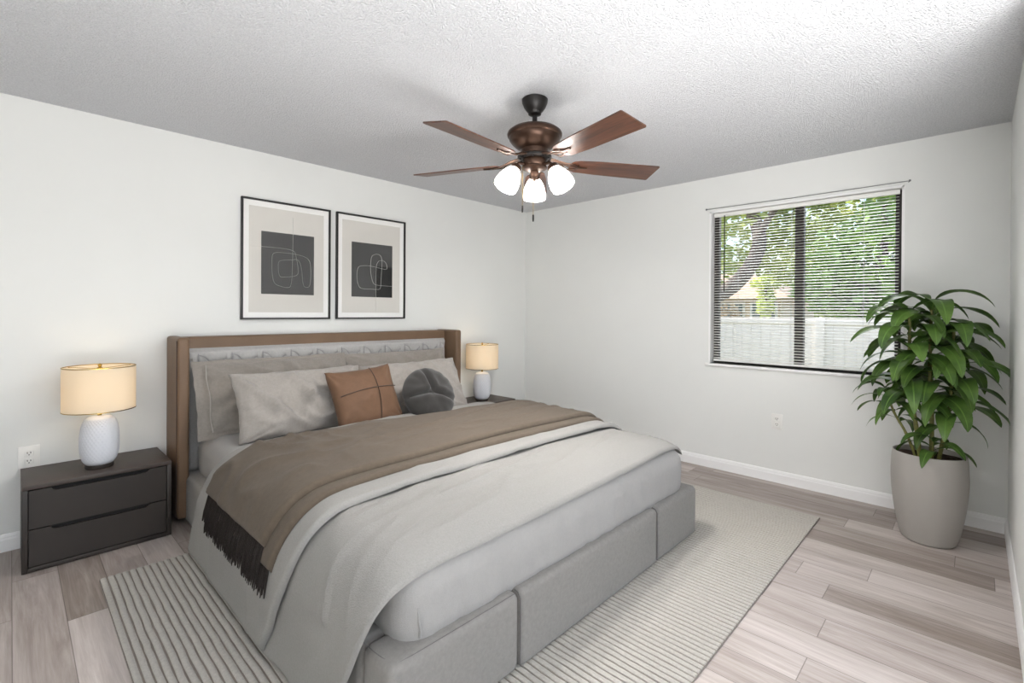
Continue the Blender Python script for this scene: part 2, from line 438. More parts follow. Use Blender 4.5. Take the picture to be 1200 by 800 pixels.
wire = thing('curtain_wire', 'thin grey curtain wire stretched between two hooks above the window', 'curtain wire', (XW - .012, .99, WZ1 + .018))
bm = B(); tube(bm, [(0, -.66, .004), (0, 0, 0), (0, .66, .004)], .0022, 6); obj('wire', bm, M['grey_metal'], wire)
for s in (-1, 1):
    bm = B(); tube(bm, [(.012, s * .668, .008), (-.002, s * .668, .008), (-.006, s * .668, .002), (0, s * .662, -.004)], .0025, 6); lathe(bm, [(.007, -.001), (.007, .002)], (0, 0, 0), 10, mtx=Matrix.Translation((.010, s * .668, .008)) @ Matrix.Rotation(PI / 2, 4, 'Y')); obj('hook', bm, M['grey_metal'], wire)

# ------------------------------------------------------------------ outlets
def outlet(name, label, loc, rz, w, h):
    o = thing(name, label, 'outlet', loc, rz, 'wall outlets')
    bm = B(); bbox(bm, (-w / 2, -.006, -h / 2), (w / 2, 0, h / 2), .0025); obj('cover_plate', bm, M['plate'], o)
    for s in (-1, 1):
        bm = B(); bbox(bm, (-.017, -.0085, s * .0215 - .0145), (.017, -.004, s * .0215 + .0145), .006, 3); so = obj('socket', bm, M['plate'], o)
        bm = B()
        for d in (-.0065, .0065): box(bm, (d - .0016, -.0092, s * .0215 + .000), (d + .0016, -.008, s * .0215 + .009))
        lathe(bm, [(.0028, 0), (.0028, .001)], (0, -.0082, s * .0215 - .007), 10, mtx=Matrix.Rotation(PI / 2, 4, 'X')); obj('slots', bm, M['slot'], so, smooth=False)
    return o
outlet('wall_outlet', 'white double outlet on the wall left of the nearer nightstand', (.071, YB, .484), 0, .086, .125)
outlet('wall_outlet', 'white double outlet on the wall below the window', (XW, 1.101, .467), R(-90), .078, .12)

# ------------------------------------------------------------------ rug
RX0, RX1, RY0, RY1 = .295, 3.557, .705, 3.0
rug = tag(obj('area_rug', boxmesh((RX0, RY0, .0005), (RX1, RY1, .006)), M['rugback'], smooth=False), 'large cream ribbed wool rug under the bed', 'rug')
bm = B(); nr = 118; pw = (RX1 - RX0) / nr; ny = 46
prof = [(-.40, .005), (-.36, .0098), (-.18, .0122), (.18, .0122), (.36, .0098), (.40, .005)]
for i in range(nr):
    xc = RX0 + pw * (i + .5); rows = []
    for j in range(ny + 1):
        y = RY0 + .002 + (RY1 - RY0 - .004) * j / ny
        wob = (.10 * nz(i * .35, y * 9) + .06 * nz(i * 3.1, y * 22)) * pw if 0 < i < nr - 1 else 0
        rows.append([bm.verts.new((xc + d * pw + wob, y, z + (.0008 * nz(i, y * 30) if z > .006 else 0))) for d, z in prof])
    grid(bm, rows); bm.faces.new(rows[0]); bm.faces.new(rows[-1][::-1])
obj('ribbed_pile', bm, M['rug'], rug)

# ------------------------------------------------------------------ bed
BX0, BX1 = .735, 2.782
bed = thing('bed', 'king size upholstered bed with brown leather winged headboard and pale grey base', 'bed', (1.76, 2.4, 0))
bo = Vector(bed.location)
def bobj(name, bm, m, par=None, **kw):
    bmesh.ops.translate(bm, vec=-bo, verts=bm.verts); return obj(name, bm, m, par or bed, **kw)
zb = .0135
for (x0, x1) in ((BX0, 1.268), (1.270, 2.298), (2.300, BX1)):
    bobj('foot_panel', softbox((x0, 1.168, zb), (x1, 1.33, .293), .022 if x0 > 1 and x1 < 2.5 else .03, 12, 4, 5), M['bedfab'])
for x0, x1 in ((BX0, BX0 + .12), (BX1 - .12, BX1)):
    bobj('side_rail', softbox((x0, 1.332, zb), (x1, 3.55, .293), .03, 4, 20, 5), M['bedfab'])
bobj('slat_deck', boxmesh((BX0 + .11, 1.32, .16), (BX1 - .11, 3.55, .220)), M['dark'], smooth=False)
for xs in (1.269, 2.299):
    bm = B(); tube(bm, [(xs, 1.20, .291), (xs, 1.182, .287), (xs, 1.171, .270), (xs, 1.169, .15), (xs, 1.170, .03)], .003, 6); bobj('seam_piping', bm, M['piping'])
bm = B(); tube(bm, catmull([(.745, 1.36, .2885), (.748, 1.26, .2885), (.762, 1.196, .2885), (.80, 1.184, .2885), (1.0, 1.182, .2885), (1.26, 1.182, .2885)], 6), .0016, 5); bobj('top_stitching', bm, M['piping'])
# headboard
hx0, hx1 = .690, 2.885
bobj('headboard_back', softbox((hx0 + .03, 3.60, .04), (hx1 - .03, 3.725, 1.124), .018, 16, 3, 10), M['leather'])
for s, x0 in ((0, hx0), (1, hx1 - .062)):
    w = softbox((x0, 3.42, .04), (x0 + .062, 3.727, 1.13), .018, 3, 6, 10)
    wo = bobj('headboard_wing', w, M['leather'])
    xx = x0 + (-.001 if s == 0 else .063)
    bm = B(); tube(bm, [(xx, 3.437, .06), (xx, 3.437, 1.11)], .0035, 6); bobj('wing_seam', bm, M['seam'], wo)
bm = B(); px0, px1, pz0, pz1 = .757, 2.818, .27, 1.052; rows = []
NX, NZ = 780, 90
def groove(x, z):
    g = 9.0; p = .1915; k = math.floor((x - px0 - .035) / p); zt = pz1 - .045
    for kk in (k - 1, k, k + 1):
        x0 = px0 + .035 + kk * p + .035
        if z < zt: g = min(g, abs(x - x0))
        else: g = min(g, math.hypot(x - x0, z - zt))
        d = math.hypot((x - x0) / .80, z - (zt - .085))
        if x >= x0:
            if z > zt - .085: g = min(g, abs(d - .085))
            else: g = min(g, abs((x - x0) / .8 - .085))
        x1 = x0 + .158
        d2 = math.hypot((x - x1) / .55, z - (zt - .10))
        if x <= x1 and z > zt - .10: g = min(g, abs(d2 - .075))
        elif x <= x1: g = min(g, abs((x1 - x) / .55 - .075))
    return g
for j in range(NZ + 1):
    z = pz0 + (pz1 - pz0) * (1 - (1 - j / NZ) ** 1.6); row = []
    for i in range(NX + 1):
        x = px0 + (px1 - px0) * i / NX
        e = min(x - px0, px1 - x, pz1 - z, z - pz0); rim = 1 - sm(0, .035, e)
        g = groove(x, z); y = 3.555 + rim * rim * .045 + .006 * math.exp(-(g / .0065) ** 2) - .004 * sm(.006, .04, g)
        row.append(bm.verts.new((x, y, z)))
    rows.append(row)
grid(bm, rows)
bk = [[bm.verts.new((x, 3.605, z)) for x in (px0, px1)] for z in (pz0, pz1)]; grid(bm, bk)
qp = bobj('quilted_panel', bm, M['panelfab'], angle=80)
bm = B(); k = 0; zt = pz1 - .045
while True:
    x0 = px0 + .07 + k * .1915; k += 1
    if x0 > px1 - .03: break
    yq = 3.5515
    tube(bm, [(x0, yq, zt + .012), (x0, yq, zt - .1), (x0, yq, zt - .35)], .0024, 5)
    if x0 + .08 < px1 - .02:
        tube(bm, [(x0 + .068 * math.sin(t), yq, zt - .085 + .085 * math.cos(t)) for t in [q * PI / 20 for q in range(11)]] + [(x0 + .068, yq, zt - .35)], .0024, 5)
    if x0 + .16 < px1 - .02:
        tube(bm, [(x0 + .158 - .041 * math.sin(t), yq, zt - .10 + .075 * math.cos(t)) for t in [q * PI / 20 for q in range(11)]] + [(x0 + .117, yq, zt - .35)], .0024, 5)
bobj('quilt_stitch_shade', bm, M['stitch_shade'], qp)  # stitch lines coloured darker to stand in for groove shading

# mattress
MX0, MX1, MY0, MY1, MZ0, MZ1 = .815, 2.718, 1.212, 3.545, .222, .532
def mfn(p, n):
    q = p.copy(); side = 1 - abs(n.z)
    if n.z > .3: q.z += .006 * nz(p.x * 2.3, p.y * 2.3, 3) + .012 * math.sin(PI * (p.x - MX0) / (MX1 - MX0))
    if n.y < -.3:
        q.y += -.012 * math.sin(PI * (p.z - MZ0) / (MZ1 - MZ0)) + (.008 * nz(p.x * 6, p.z * 2.6, 1) + .010 * (max(0, 1 - 2.5 * abs(nz(p.x * 9 + p.z, p.z * 1.8, 6))) ** 2 - .3)) * side
    if n.x < -.3: q.x += -.010 * math.sin(PI * (p.z - MZ0) / (MZ1 - MZ0)) + .006 * nz(p.y * 6, p.z * 2, 2) * side
    if n.x > .3: q.x += .010 * math.sin(PI * (p.z - MZ0) / (MZ1 - MZ0)) + .004 * nz(p.y * 6, p.z * 2, 2) * side
    return q
mat_o = tag(obj('mattress', softbox((MX0, MY0, MZ0), (MX1, MY1, MZ1), .095, 60, 60, 12, mfn), M['sheet'], angle=80), 'thick mattress in white cotton sheet, on the pale grey bed base', 'mattress')
bm = B(); tube(bm, catmull([(.852, 1.204, .405), (.848, 1.196, .37), (.854, 1.197, .34), (.858, 1.204, .312)], 6), [.001] * 3 + [.003] * 4 + [.005] * 6 + [.006] * 6, 8, flat=.7); obj('corner_tuck', bm, M['sheet'], mat_o)

# ------------------------------------------------------------------ blankets laid over the mattress
DRAPE = catmull([(.668, .022), (.682, .10), (.692, .22), (.705, .34), (.738, .445), (.80, .515), (.90, .545), (1.2, .556), (1.77, .562), (2.35, .556), (2.58, .547), (2.665, .528), (2.712, .486), (2.735, .42), (2.742, .35), (2.746, .30)], 14)
def resample(P, ds):
    out = [P[0]]; acc = 0
    for a, b in zip(P, P[1:]):
        d = (b - a).length; pos = ds - acc
        while pos <= d:
            out.append(a + (b - a) * (pos / d)); pos += ds
        acc = (acc + d) % ds if d >= ds - acc else acc + d
    return out
PATH = resample(DRAPE, .012)
NRM = []
for i in range(len(PATH)):
    d = PATH[min(i + 2, len(PATH) - 1)] - PATH[max(i - 2, 0)]; NRM.append(Vector((-d.y, d.x)).normalized())
def idx_at_z(z):                                       # index on the left drop at height z
    return min(i for i, p in enumerate(PATH) if p.y >= z)
def yt(n, L, edge):                                    # ticks over length L denser at both edges
    k = 7; e = [edge * (1 - math.cos(a / k * PI / 2)) for a in range(k)]
    return e + [edge + (L - 2 * edge) * a / n for a in range(n + 1)] + [L - v for v in e[::-1]]
def sheet(i0, i1, yf, yb, off, th, wr, edge=.02, n=40, foot=False, front_edge=None):
    """closed soft-edged cloth over the drape path: columns along the path, rows along y"""
    bm = B(); top = []; bot = []; fe = front_edge or edge
    for i in range(i0, i1 + 1):
        s = i * .012; p = PATH[i]; nn = NRM[i]; y0, y1 = yf(p, s), yb(p, s)
        se = min((i - i0) * .012, (i1 - i) * .012); ps = math.sqrt(max(0, 1 - (1 - min(1, se / .024)) ** 2))
        rt = []; rb = []
        for d in yt(n, y1 - y0, edge):
            y = y0 + d; e = min(d, y1 - y0 - d); pf = math.sqrt(max(0, 1 - (1 - min(1, e / edge)) ** 2))
            w = wr(p, s, y) if wr else 0
            b = off + w; dz = 0
            if foot: dz = -.046 * max(0, min(1, (1.345 - y) / .15)) ** 2 * max(0, nn.y)
            q = p + nn * (b + th * pf * ps); rt.append(bm.verts.new((q.x, y, max(.0145, q.y + dz))))
            q = p + nn * (b - .001); rb.append(bm.verts.new((q.x, y, max(.0135, q.y + dz))))
        top.append(rt); bot.append(rb)
    grid(bm, top); grid(bm, bot)
    for k in (0, -1):
        grid(bm, [top[k], bot[k]])
    grid(bm, [[r[0] for r in top], [r[0] for r in bot]]); grid(bm, [[r[-1] for r in top], [r[-1] for r in bot]])
    bmesh.ops.remove_doubles(bm, verts=bm.verts, dist=.0004)
    return bm
LAST = len(PATH) - 1
def dropL(p): return max(0, min(1, (.53 - p.y) / .5)) if p.x < 1.2 else 0
# lower blanket
def wrA(p, s, y):
    m = sm(.0, .25, y - 1.22)
    a = s * 1.6 + y * 1.0; b = y * 7.5 - s * 1.9
    rd = max(0, 1 - 2.6 * abs(nz(a, b * .62, 2.0))) ** 2; rd2 = max(0, 1 - 3 * abs(nz(a * .8 + 5, b * .9, 6.0))) ** 2
    r = .018 * rd * sm(-.1, .25, nz(s * 1.3, y * 2.2, 11)) + .010 * rd2 + .004 * nz(s * 5, y * 8, 4)
    r2 = 0.022 * dropL(p) * nz(y * 5 + s * 1.5, s * 1.2, 7)
    return (r * m if p.x > .70 else 0) + r2 * .8 + .006
bl_f = lambda p, s: 1.197 + .03 * sm(1.5, 2.7, p.x) + .02 * nz(s * 1.5, 0, 3) + (.22 * dropL(p) ** 1.1 - .02 * math.sin(min(1, dropL(p)) * PI))
blanket = tag(obj('blanket', sheet(0, LAST - 15, bl_f, lambda p, s: 2.0, .0, .014, wrA, .016, 46, True), M['blanket'], angle=80), 'oatmeal wool blanket draped over the foot half of the bed', 'blanket')
# folded-back upper layer of the same blanket
def wrB(p, s, y): return .022 + .006 * max(0, 1 - 2.5 * abs(nz(s * 2.2 + y, y * 6 - s * 2, 41))) ** 2 + .012 * max(0, 1 - (y - 1.6) / .9) + .006 * nz(s * 3, y * 3, 9) + .012 * dropL(p) * nz(y * 4.2, s * 1.0, 17)
def yfB(p, s):
    d = dropL(p); return 1.655 + .012 * nz(s * 2, 5) + .22 * d ** 1.3 - (.06 * sm(.6, .35, p.y) * (1 if p.x > 2 else 0))
obj('folded_layer', sheet(2, LAST - 10, yfB, lambda p, s: 2.78 + .16 * dropL(p), .0, .022, wrB, .024, 36), M['blanket'], blanket, angle=80)

# throw: two stacked layers with fringes
def wrT(p, s, y):
    bend = math.exp(-((s - .66) / .26) ** 2)
    rd = max(0, 1 - 2.4 * abs(nz(s * 5.5 - y * 2.2, y * 4.5 + s * 3.2, 31))) ** 2
    rd2 = max(0, 1 - 3 * abs(nz(s * 1.3 + y * 1.5, y * 7 - s * 1.2, 12))) ** 2
    return .056 + .005 * nz(s * 3, y * 4, 21) + (.022 * bend * rd + .010 * rd2 * sm(.5, 1.0, s)) * sm(1.86 + .12 * dropL(p), 2.12 + .1 * dropL(p), y)
def wrT2(p, s, y): return wrT(p, s, y) + .020
throwb = lambda p, s: 2.56 - .14 * sm(.8, 2.5, p.x) + .16 * dropL(p) + (-.12 * sm(2.5, 2.75, p.x))
i_lo, i_up = idx_at_z(.335), idx_at_z(.395)
thr = tag(obj('throw', sheet(i_lo, LAST - 9, lambda p, s: 1.765 + .02 * nz(s * 1.4, 2) + .14 * dropL(p), throwb, 0, .018, wrT, .016, 40), M['throw'], angle=80), 'brown fringed throw folded across the middle of the bed', 'throw')
obj('upper_fold', sheet(i_up, LAST - 11, lambda p, s: 1.835 + .02 * nz(s * 1.6, 4) + .13 * dropL(p), lambda p, s: throwb(p, s) + .004, 0, .024, wrT2, .020, 40), M['throw'], thr, angle=80)
def fringe(i0, y0, y1, off, ln, seed):
    rnd = random.Random(seed); bm = B(); n = int((y1 - y0) / .0075)
    for k in range(n):
        y = y0 + (y1 - y0) * (k + .5) / n + rnd.uniform(-.002, .002)
        L = ln * rnd.uniform(.88, 1.08); pts = []; sw = rnd.uniform(-.012, .012); lift = rnd.uniform(0, .006)
        for j in range(5):
            t = j / 4; ii = max(0, int(round(i0 + 2 - t * L / .012))); p = PATH[ii] + NRM[ii] * (off + lift * t)
            pts.append((p.x, y + sw * t * t + .002 * math.sin(t * 9 + k), p.y))
        tube(bm, pts, [.0026, .0030, .0028, .0030, .0016], 5)
    return bm
pl = PATH[i_lo]; d0 = dropL(pl); d1 = dropL(PATH[i_up])
obj('fringe', fringe(i_lo, 1.775 + .14 * d0, 2.55 + .16 * d0, .062, .115, 3), M['fringe'], thr)
obj('fringe', fringe(i_up, 1.845 + .13 * d1, 2.55 + .16 * d1, .079, .12, 8), M['fringe'], thr)

# ------------------------------------------------------------------ pillows
def pillow_bm(w, h, t, seed, n=44, pinch=.05, wrk=.012, pw=.42, flange=0):
    bm = B(); sides = []
    fw = flange
    for s in (1, -1):
        rows = []
        for j in range(n + 1):
            row = []
            v = -math.cos(PI * j / n) * .5 + .5; v = 2 * v - 1; v = .5 * v + .5 * (2 * j / n - 1)
            for i in range(n + 1):
                u = -math.cos(PI * i / n); u = .5 * u + .5 * (2 * i / n - 1)
                uu = u; vv = v
                x = w / 2 * u * (1 - pinch * (1 - v * v)); y = h / 2 * v * (1 - pinch * 1.2 * (1 - u * u))
                cu = max(0, 1 - (abs(u) * (1 + fw)) ** 2.2); cv = max(0, 1 - (abs(v) * (1 + fw)) ** 2.2)
                hh = t / 2 * (cu * cv) ** pw
                k = (cu * cv) ** .3
                wz = wrk * k * (nz(x * 7 + seed, y * 6, seed * 3.7) + .6 * nz(x * 15, y * 13 + seed, seed) + 1.1 * max(0, 1 - 2.6 * abs(nz((x + y) * 4.5 + seed, (x - y) * 2.2, seed + 9))) ** 2 + .9 * max(0, 1 - 2.6 * abs(nz((x - y) * 4 - seed, (x + y) * 2.5, seed + 3))) ** 2 - .5)
                # creases running in from the corners
                cc = max(0, abs(u) + abs(v) - 1.1); wz += .018 * cc * k * math.sin(math.atan2(1 - abs(v) + .02, 1 - abs(u) + .02) * 13 + seed)
                z = s * (hh + max(-hh * .6, wz)) if hh > 0 else s * .003
                edge = (i in (0, n) or j in (0, n))
                sag = -.03 * (1 - v * v) * 0
                wob = .006 * nz(u * 4 + seed, v * 4, 2) * (1 if edge or hh == 0 else .3)
                row.append(bm.verts.new((x + wob, y + wob * 1.2 + sag, (0 if edge else z))))
            rows.append(row)
        grid(bm, rows); sides.append(rows)
    bmesh.ops.remove_doubles(bm, verts=bm.verts, dist=1e-6)
    return bm
def place(o, bottom, up, right):
    up = Vector(up).normalized(); right = Vector(right); right = (right - up * right.dot(up)).normalized(); nrm = right.cross(up)
    m = Matrix((right, up, nrm)).transposed().to_4x4(); m.translation = Vector(bottom)
    o.matrix_world = m; return o
def pillow(name, label, m, w, h, t, seed, bottom, up, right=(1, 0, 0), roll=0, **kw):
    bm = pillow_bm(w, h, t, seed, **kw); bmesh.ops.translate(bm, vec=(0, h / 2, 0), verts=bm.verts)
    if roll: bmesh.ops.rotate(bm, cent=(0, h / 2, 0), matrix=Matrix.Rotation(roll, 3, 'Z'), verts=bm.verts)
    o = obj(name, bm, m, angle=85); place(o, bottom, up, right)
    tag(o, label, 'pillow')
    return o
MZ = .535
sham = pillow('pillow', 'large greige linen pillow with flanged edge, rear left against the headboard', M['linen'], 1.0, .49, .17, 2, (1.265, 3.30, MZ - .015), (0, .17, .47), flange=.12, wrk=.030, pinch=.02)
bm = B(); tube(bm, catmull([(-.425, .035, .030), (-.432, .12, .034), (-.424, .25, .036), (-.434, .36, .034), (-.428, .455, .028)], 6), .0035, 6); obj('piping', bm, M['welt'], sham)
pillow('pillow', 'rear right linen pillow against the headboard, mostly hidden by the pillow before it', M['linen'], .96, .47, .16, 5, (2.235, 3.335, MZ - .015), (0, .14, .46), wrk=.02, pinch=.03)
pillow('pillow', 'wrinkled greige linen pillow in front on the left, behind the tan cushion', M['linen2'], .84, .43, .19, 11, (1.31, 2.995, MZ - .005), (-.0, .20, .40), (1, .02, 0), wrk=.040, pinch=.06)
pillow('pillow', 'pale linen pillow on the right, behind the round charcoal cushion', M['linen2'], .84, .43, .18, 7, (2.15, 2.965, MZ - .005), (0, .21, .39), (1, -.03, 0), wrk=.036, pinch=.05)
tan = pillow('cushion', 'small square tan cushion with stitched cross seams', M['tan'], .47, .42, .16, 3, (1.615, 2.79, MZ + .0), (.0, .16, .36), (1, .02, 0), roll=R(4), wrk=.006, pinch=.07)
tan['category'] = 'cushion'
bm = B()
def tanz(x, y):
    u = x / .235; v = (y - .21) / .21
    return .08 * max(0, (1 - abs(u) ** 2.2) * (1 - abs(v) ** 2.2)) ** .42
def seamline(pts):
    tube(bm, [(p[0], p[1], tanz(*p) + .0055) for p in pts], .0028, 6)
seamline([(.035 + .02 * math.sin(t * 3), .02 + .38 * t, ) for t in [k / 20 for k in range(21)]])
seamline([(-.20 + .40 * t, .225 + .035 * t + .012 * math.sin(t * PI)) for t in [k / 20 for k in range(21)]])
obj('cross_seam', bm, M['seam'], tan)
# round knotted cushion
bm = B(); rows = []; n = 72; cuts = [R(98), R(185), R(338)]
for s in (1, -1):
    rows = []
    for j in range(21):
        r = j / 20; row = []
        for i in range(n):
            a = 2 * PI * i / n; rr = .195 * math.sin(r * PI / 2)
            z = .082 * max(0, 1 - math.sin(r * PI / 2) ** 2.6) ** .5
            for c in cuts:
                d = abs((a - c + PI) % (2 * PI) - PI) * rr
                z -= .030 * math.exp(-(d / .013) ** 2) * sm(0, .2, r) ** .5 * (1 - r ** 6)
                z += .010 * math.exp(-((d - .035) / .022) ** 2) * sm(0, .2, r) * (1 - r ** 5)
            z -= .028 * math.exp(-(rr / .03) ** 2)
            z += .006 * nz(math.cos(a) * rr * 18, math.sin(a) * rr * 18, 4) * (1 - r ** 4) + .004 * math.sin(a * 16) * sm(.35, .8, r) * (1 - r ** 6)
            row.append(bm.verts.new((rr * math.cos(a), rr * math.sin(a) + .195, s * max(z, .0 if j == 20 else .002))))
        rows.append(row)
    grid(bm, rows, closed=True)
bmesh.ops.remove_doubles(bm, verts=bm.verts, dist=1e-6)
rc = obj('round_cushion', bm, M['velvet'], angle=85); place(rc, (2.015, 2.655, MZ + .012), (0.02, .17, .31), (1, -.10, 0)); tag(rc, 'small round charcoal velvet cushion with deep folds', 'cushion')

# ------------------------------------------------------------------ nightstands
def nightstand(loc, label):
    w, d, h = .606, .395, .430
    o = thing('nightstand', label, 'nightstand', loc, 0, 'charcoal nightstands')
    bm = B(); y0, y1 = -d / 2, d / 2; t = .022
    bbox(bm, (-w / 2, y0, h - t), (w / 2, y1, h), .002); obj('top', bm, M['darktop'], o)
    bm = B(); bbox(bm, (-w / 2, y0, .003), (-w / 2 + t, y1, h - t), .002); bbox(bm, (w / 2 - t, y0, .003), (w / 2, y1, h - t), .002)
    bbox(bm, (-w / 2 + t, y0, .003), (w / 2 - t, y1, .003 + t), .002); box(bm, (-w / 2 + t, y1 - .01, .025), (w / 2 - t, y1 - .004, h - t)); obj('carcass', bm, M['dark'], o)
    x0, x1 = -w / 2 + t + .003, w / 2 - t - .003; zs = [(.029, .208), (.213, h - t - .005)]
    for z0, z1 in zs:
        bm = B(); gx = .20; gh = .017
        # front board with a long scooped finger pull cut out of its upper edge
        pts = [(x0, z0), (x1, z0), (x1, z1), (gx, z1), (gx - .004, z1 - .008), (gx - .012, z1 - gh + .003), (gx - .022, z1 - gh), (-gx + .022, z1 - gh), (-gx + .012, z1 - gh + .003), (-gx + .004, z1 - .008), (-gx, z1), (x0, z1)]
        f = [bm.verts.new((x, y0 + .004, z)) for x, z in pts]; b = [bm.verts.new((x, y0 + .022, z)) for x, z in pts]
        bm.faces.new(f); bm.faces.new(b[::-1])
        for k in range(len(pts)): bm.faces.new((f[k], b[k], b[(k + 1) % len(pts)], f[(k + 1) % len(pts)]))
        dr = obj('drawer', bm, M['dark'], o, smooth=False)
        bm = B(); box(bm, (-gx, y0 + .022, z1 - gh - .004), (gx, y0 + .026, z1 + .002)); obj('finger_pull_shade', bm, M['gap'], dr, smooth=False)  # black backing strip standing in for shade inside the cut-out
    return o
ns1 = nightstand((.341, 3.5275, 0), 'charcoal two-drawer nightstand left of the bed, below the nearer lamp')
ns2 = dup(ns1, (3.212, 3.5275, 0), 'charcoal nightstand on the far side of the bed, mostly hidden')

# ------------------------------------------------------------------ table lamps
def lamp(loc, label, sc=1):
    o = thing('table_lamp', label, 'lamp', loc, 0, 'white table lamps')
    bm = B(); lathe(bm, [(.060, 0), (.062, .003), (.062, .018), (.058, .022)], n=40); obj('base', bm, M['dark'], o)
    bm = B(); prof = []
    N = 144; ctrl = [(.058, .022), (.074, .045), (.084, .085), (.0865, .135), (.085, .185), (.078, .232), (.066, .262), (.050, .276), (.022, .284)]
    cv = catmull([(r, z, 0) for r, z in ctrl], 7); rings = []
    for j, p in enumerate(cv):
        ring = []
        for i in range(N):
            a = 2 * PI * i / N; dim = .0045 * (math.cos(a * 30 + (PI if (j // 2) % 2 else 0)) * .5 + .5) * (1 if j % 2 else 0) * sm(.03, .06, p.y) * (1 - sm(.255, .275, p.y))
            r = p.x - dim * 1.2; ring.append(bm.verts.new((r * math.cos(a), r * math.sin(a), p.y)))
        rings.append(ring)
    grid(bm, rings, closed=True); bm.faces.new(rings[0]); bm.faces.new(rings[-1])
    obj('ceramic_body', bm, M['ceramic'], o, angle=60)
    bm = B(); lathe(bm, [(.010, .28), (.010, .33), (.014, .335), (.014, .37)], n=16); obj('socket', bm, M['brass'], o)
    bm = B(); r = .158; zb_, zt = .318, .552
    for a, b in ((r, r - .003),):
        ringsO = lathe(bm, [(r - .003, zb_), (r, zb_), (r, zt), (r - .003, zt), (r - .003, zb_)], n=64, cap=False)
    sh = obj('lamp_shade', bm, M['shade'], o)
    bm = B()
    for z in (zb_, zt):
        bm = B(); lathe(bm, [(r - .004, z - .002), (r + .0012, z - .002), (r + .0012, z + .002), (r - .004, z + .002), (r - .004, z - .002)], n=64, cap=False)
        obj('shade_trim', bm, M['brass'], sh)
    bm = B()
    for k in range(3):
        a = 2 * PI * k / 3 + .4; tube(bm, [(0, 0, zt - .012), (r * math.cos(a) * .985, r * math.sin(a) * .985, zt - .004)], .0018, 6)
    tube(bm, [(0, 0, .36), (0, 0, zt)], .003, 6); obj('harp', bm, M['brass'], o)
    bm = B(); lathe(bm, [(.003, zt - .012), (.013, zt - .01), (.013, zt - .006), (.006, zt - .002), (.009, zt + .004), (.009, zt + .012), (.004, zt + .017)], n=16); obj('finial', bm, M['brass'], o)
    bm = B(); lathe(bm, [(.012, .37), (.028, .40), (.032, .43), (.024, .455), (.006, .463)], n=16); obj('bulb', bm, M['bulb'], o)
    l = light('lamp_light', 'POINT', (0, 0, .432), (0, 0, 0), .30, (1, .92, .82), shadow_soft_size=.042); l.parent = o
    return o
lp1 = lamp((.341, 3.475, .430), 'white textured ceramic lamp with lit cream drum shade, on the nearer nightstand')
lp2 = dup(lp1, (3.198, 3.48, .430), 'white ceramic lamp with lit cream shade beyond the bed, beside the headboard')

# ------------------------------------------------------------------ pictures
def picture(cx, label, lines, refl_box=None):
    w, h = .648, .866; o = thing('framed_picture', label, 'picture', (cx, YB - .0005, 1.232), 0, 'framed abstract prints')
    bm = B(); f = .0125; d = .026
    bbox(bm, (-w / 2, -d, 0), (-w / 2 + f, 0, h), .0015); bbox(bm, (w / 2 - f, -d, 0), (w / 2, 0, h), .0015)
    bbox(bm, (-w / 2 + f, -d, 0), (w / 2 - f, 0, f), .0015); bbox(bm, (-w / 2 + f, -d, h - f), (w / 2 - f, 0, h), .0015)
    obj('frame', bm, M['black'], o)
    bm = B(); box(bm, (-w / 2 + f, -.010, f), (w / 2 - f, -.002, h - f)); obj('mat_board', bm, M['mat'], o, smooth=False)
    bm = B(); box(bm, (-.272, -.0112, .052), (.272, -.010, h - .052)); pr = obj('print', bm, M['print'], o, smooth=False)
    SX, SZ = .385, .455; sx0, sz0 = -.19, .185
    bm = B(); box(bm, (sx0, -.0122, sz0), (sx0 + SX, -.0112, sz0 + SZ)); obj('dark_panel', bm, M['ink'], pr, smooth=False)
    if refl_box:
        a, b, c, e = refl_box; bm = B(); box(bm, (sx0 + a * SX, -.0128, sz0 + b * SZ), (sx0 + c * SX, -.0122, sz0 + e * SZ)); obj('door_reflection', bm, M['door_refl'], pr, smooth=False)  # dark door mirrored in the glass, painted onto the print
    bm = B()
    for L in lines: tube(bm, [(x, -.0130, z) for x, z, _ in catmull([(sx0 + a * SX, sz0 + b * SZ, 0) for a, b in L], 8)], (.0026), 5, flat=.4)
    obj('line_drawing', bm, M['line'], pr)
    bm = B(); box(bm, (-w / 2 + f, -.0185, f), (w / 2 - f, -.0170, h - f)); obj('glazing', bm, M['picglass'], o, smooth=False)
# line coordinates are fractions of the dark panel
A1 = [[(.58, 1.27), (.58, .9), (.575, .6), (.565, .30), (.54, .15), (.49, .115), (.38, .125), (.25, .17), (.20, .30), (.19, .52), (.20, .63), (.25, .67), (.36, .68), (.60, .675), (.82, .64), (.91, .57), (.935, .42), (.93, .25), (.91, .16), (.86, .13), (.80, .15), (.77, .24), (.755, .40), (.72, .53), (.66, .585), (.55, .575), (.40, .56), (.32, .53), (.305, .45), (.32, .33), (.36, .285), (.48, .29), (.62, .31), (.68, .36), (.675, .48), (.65, .60), (.62, .70), (.55, .735), (.38, .75), (.0, .75), (-.20, .745)]]
A2 = [[(.58, -.28), (.58, .0), (.58, .3), (.585, .52), (.60, .62), (.66, .69), (.76, .70), (.84, .65), (.86, .57), (.83, .54), (.74, .545), (.45, .58), (.25, .575), (.16, .54), (.125, .45), (.13, .30), (.18, .185), (.27, .15), (.45, .15), (.65, .15), (.70, .20), (.71, .35), (.73, .60), (.725, .73), (.68, .80), (.58, .81), (.48, .76), (.45, .62), (.455, .45), (.50, .30), (.56, .24), (.70, .225), (1.0, .22), (1.18, .215)]]
picture(1.443, 'left framed print, black frame, abstract white line over a dark grey square', A1)
picture(2.142, 'right framed print, black frame, white line over a dark square with a dark door reflection painted in', A2, (.57, 0, 1, .58))

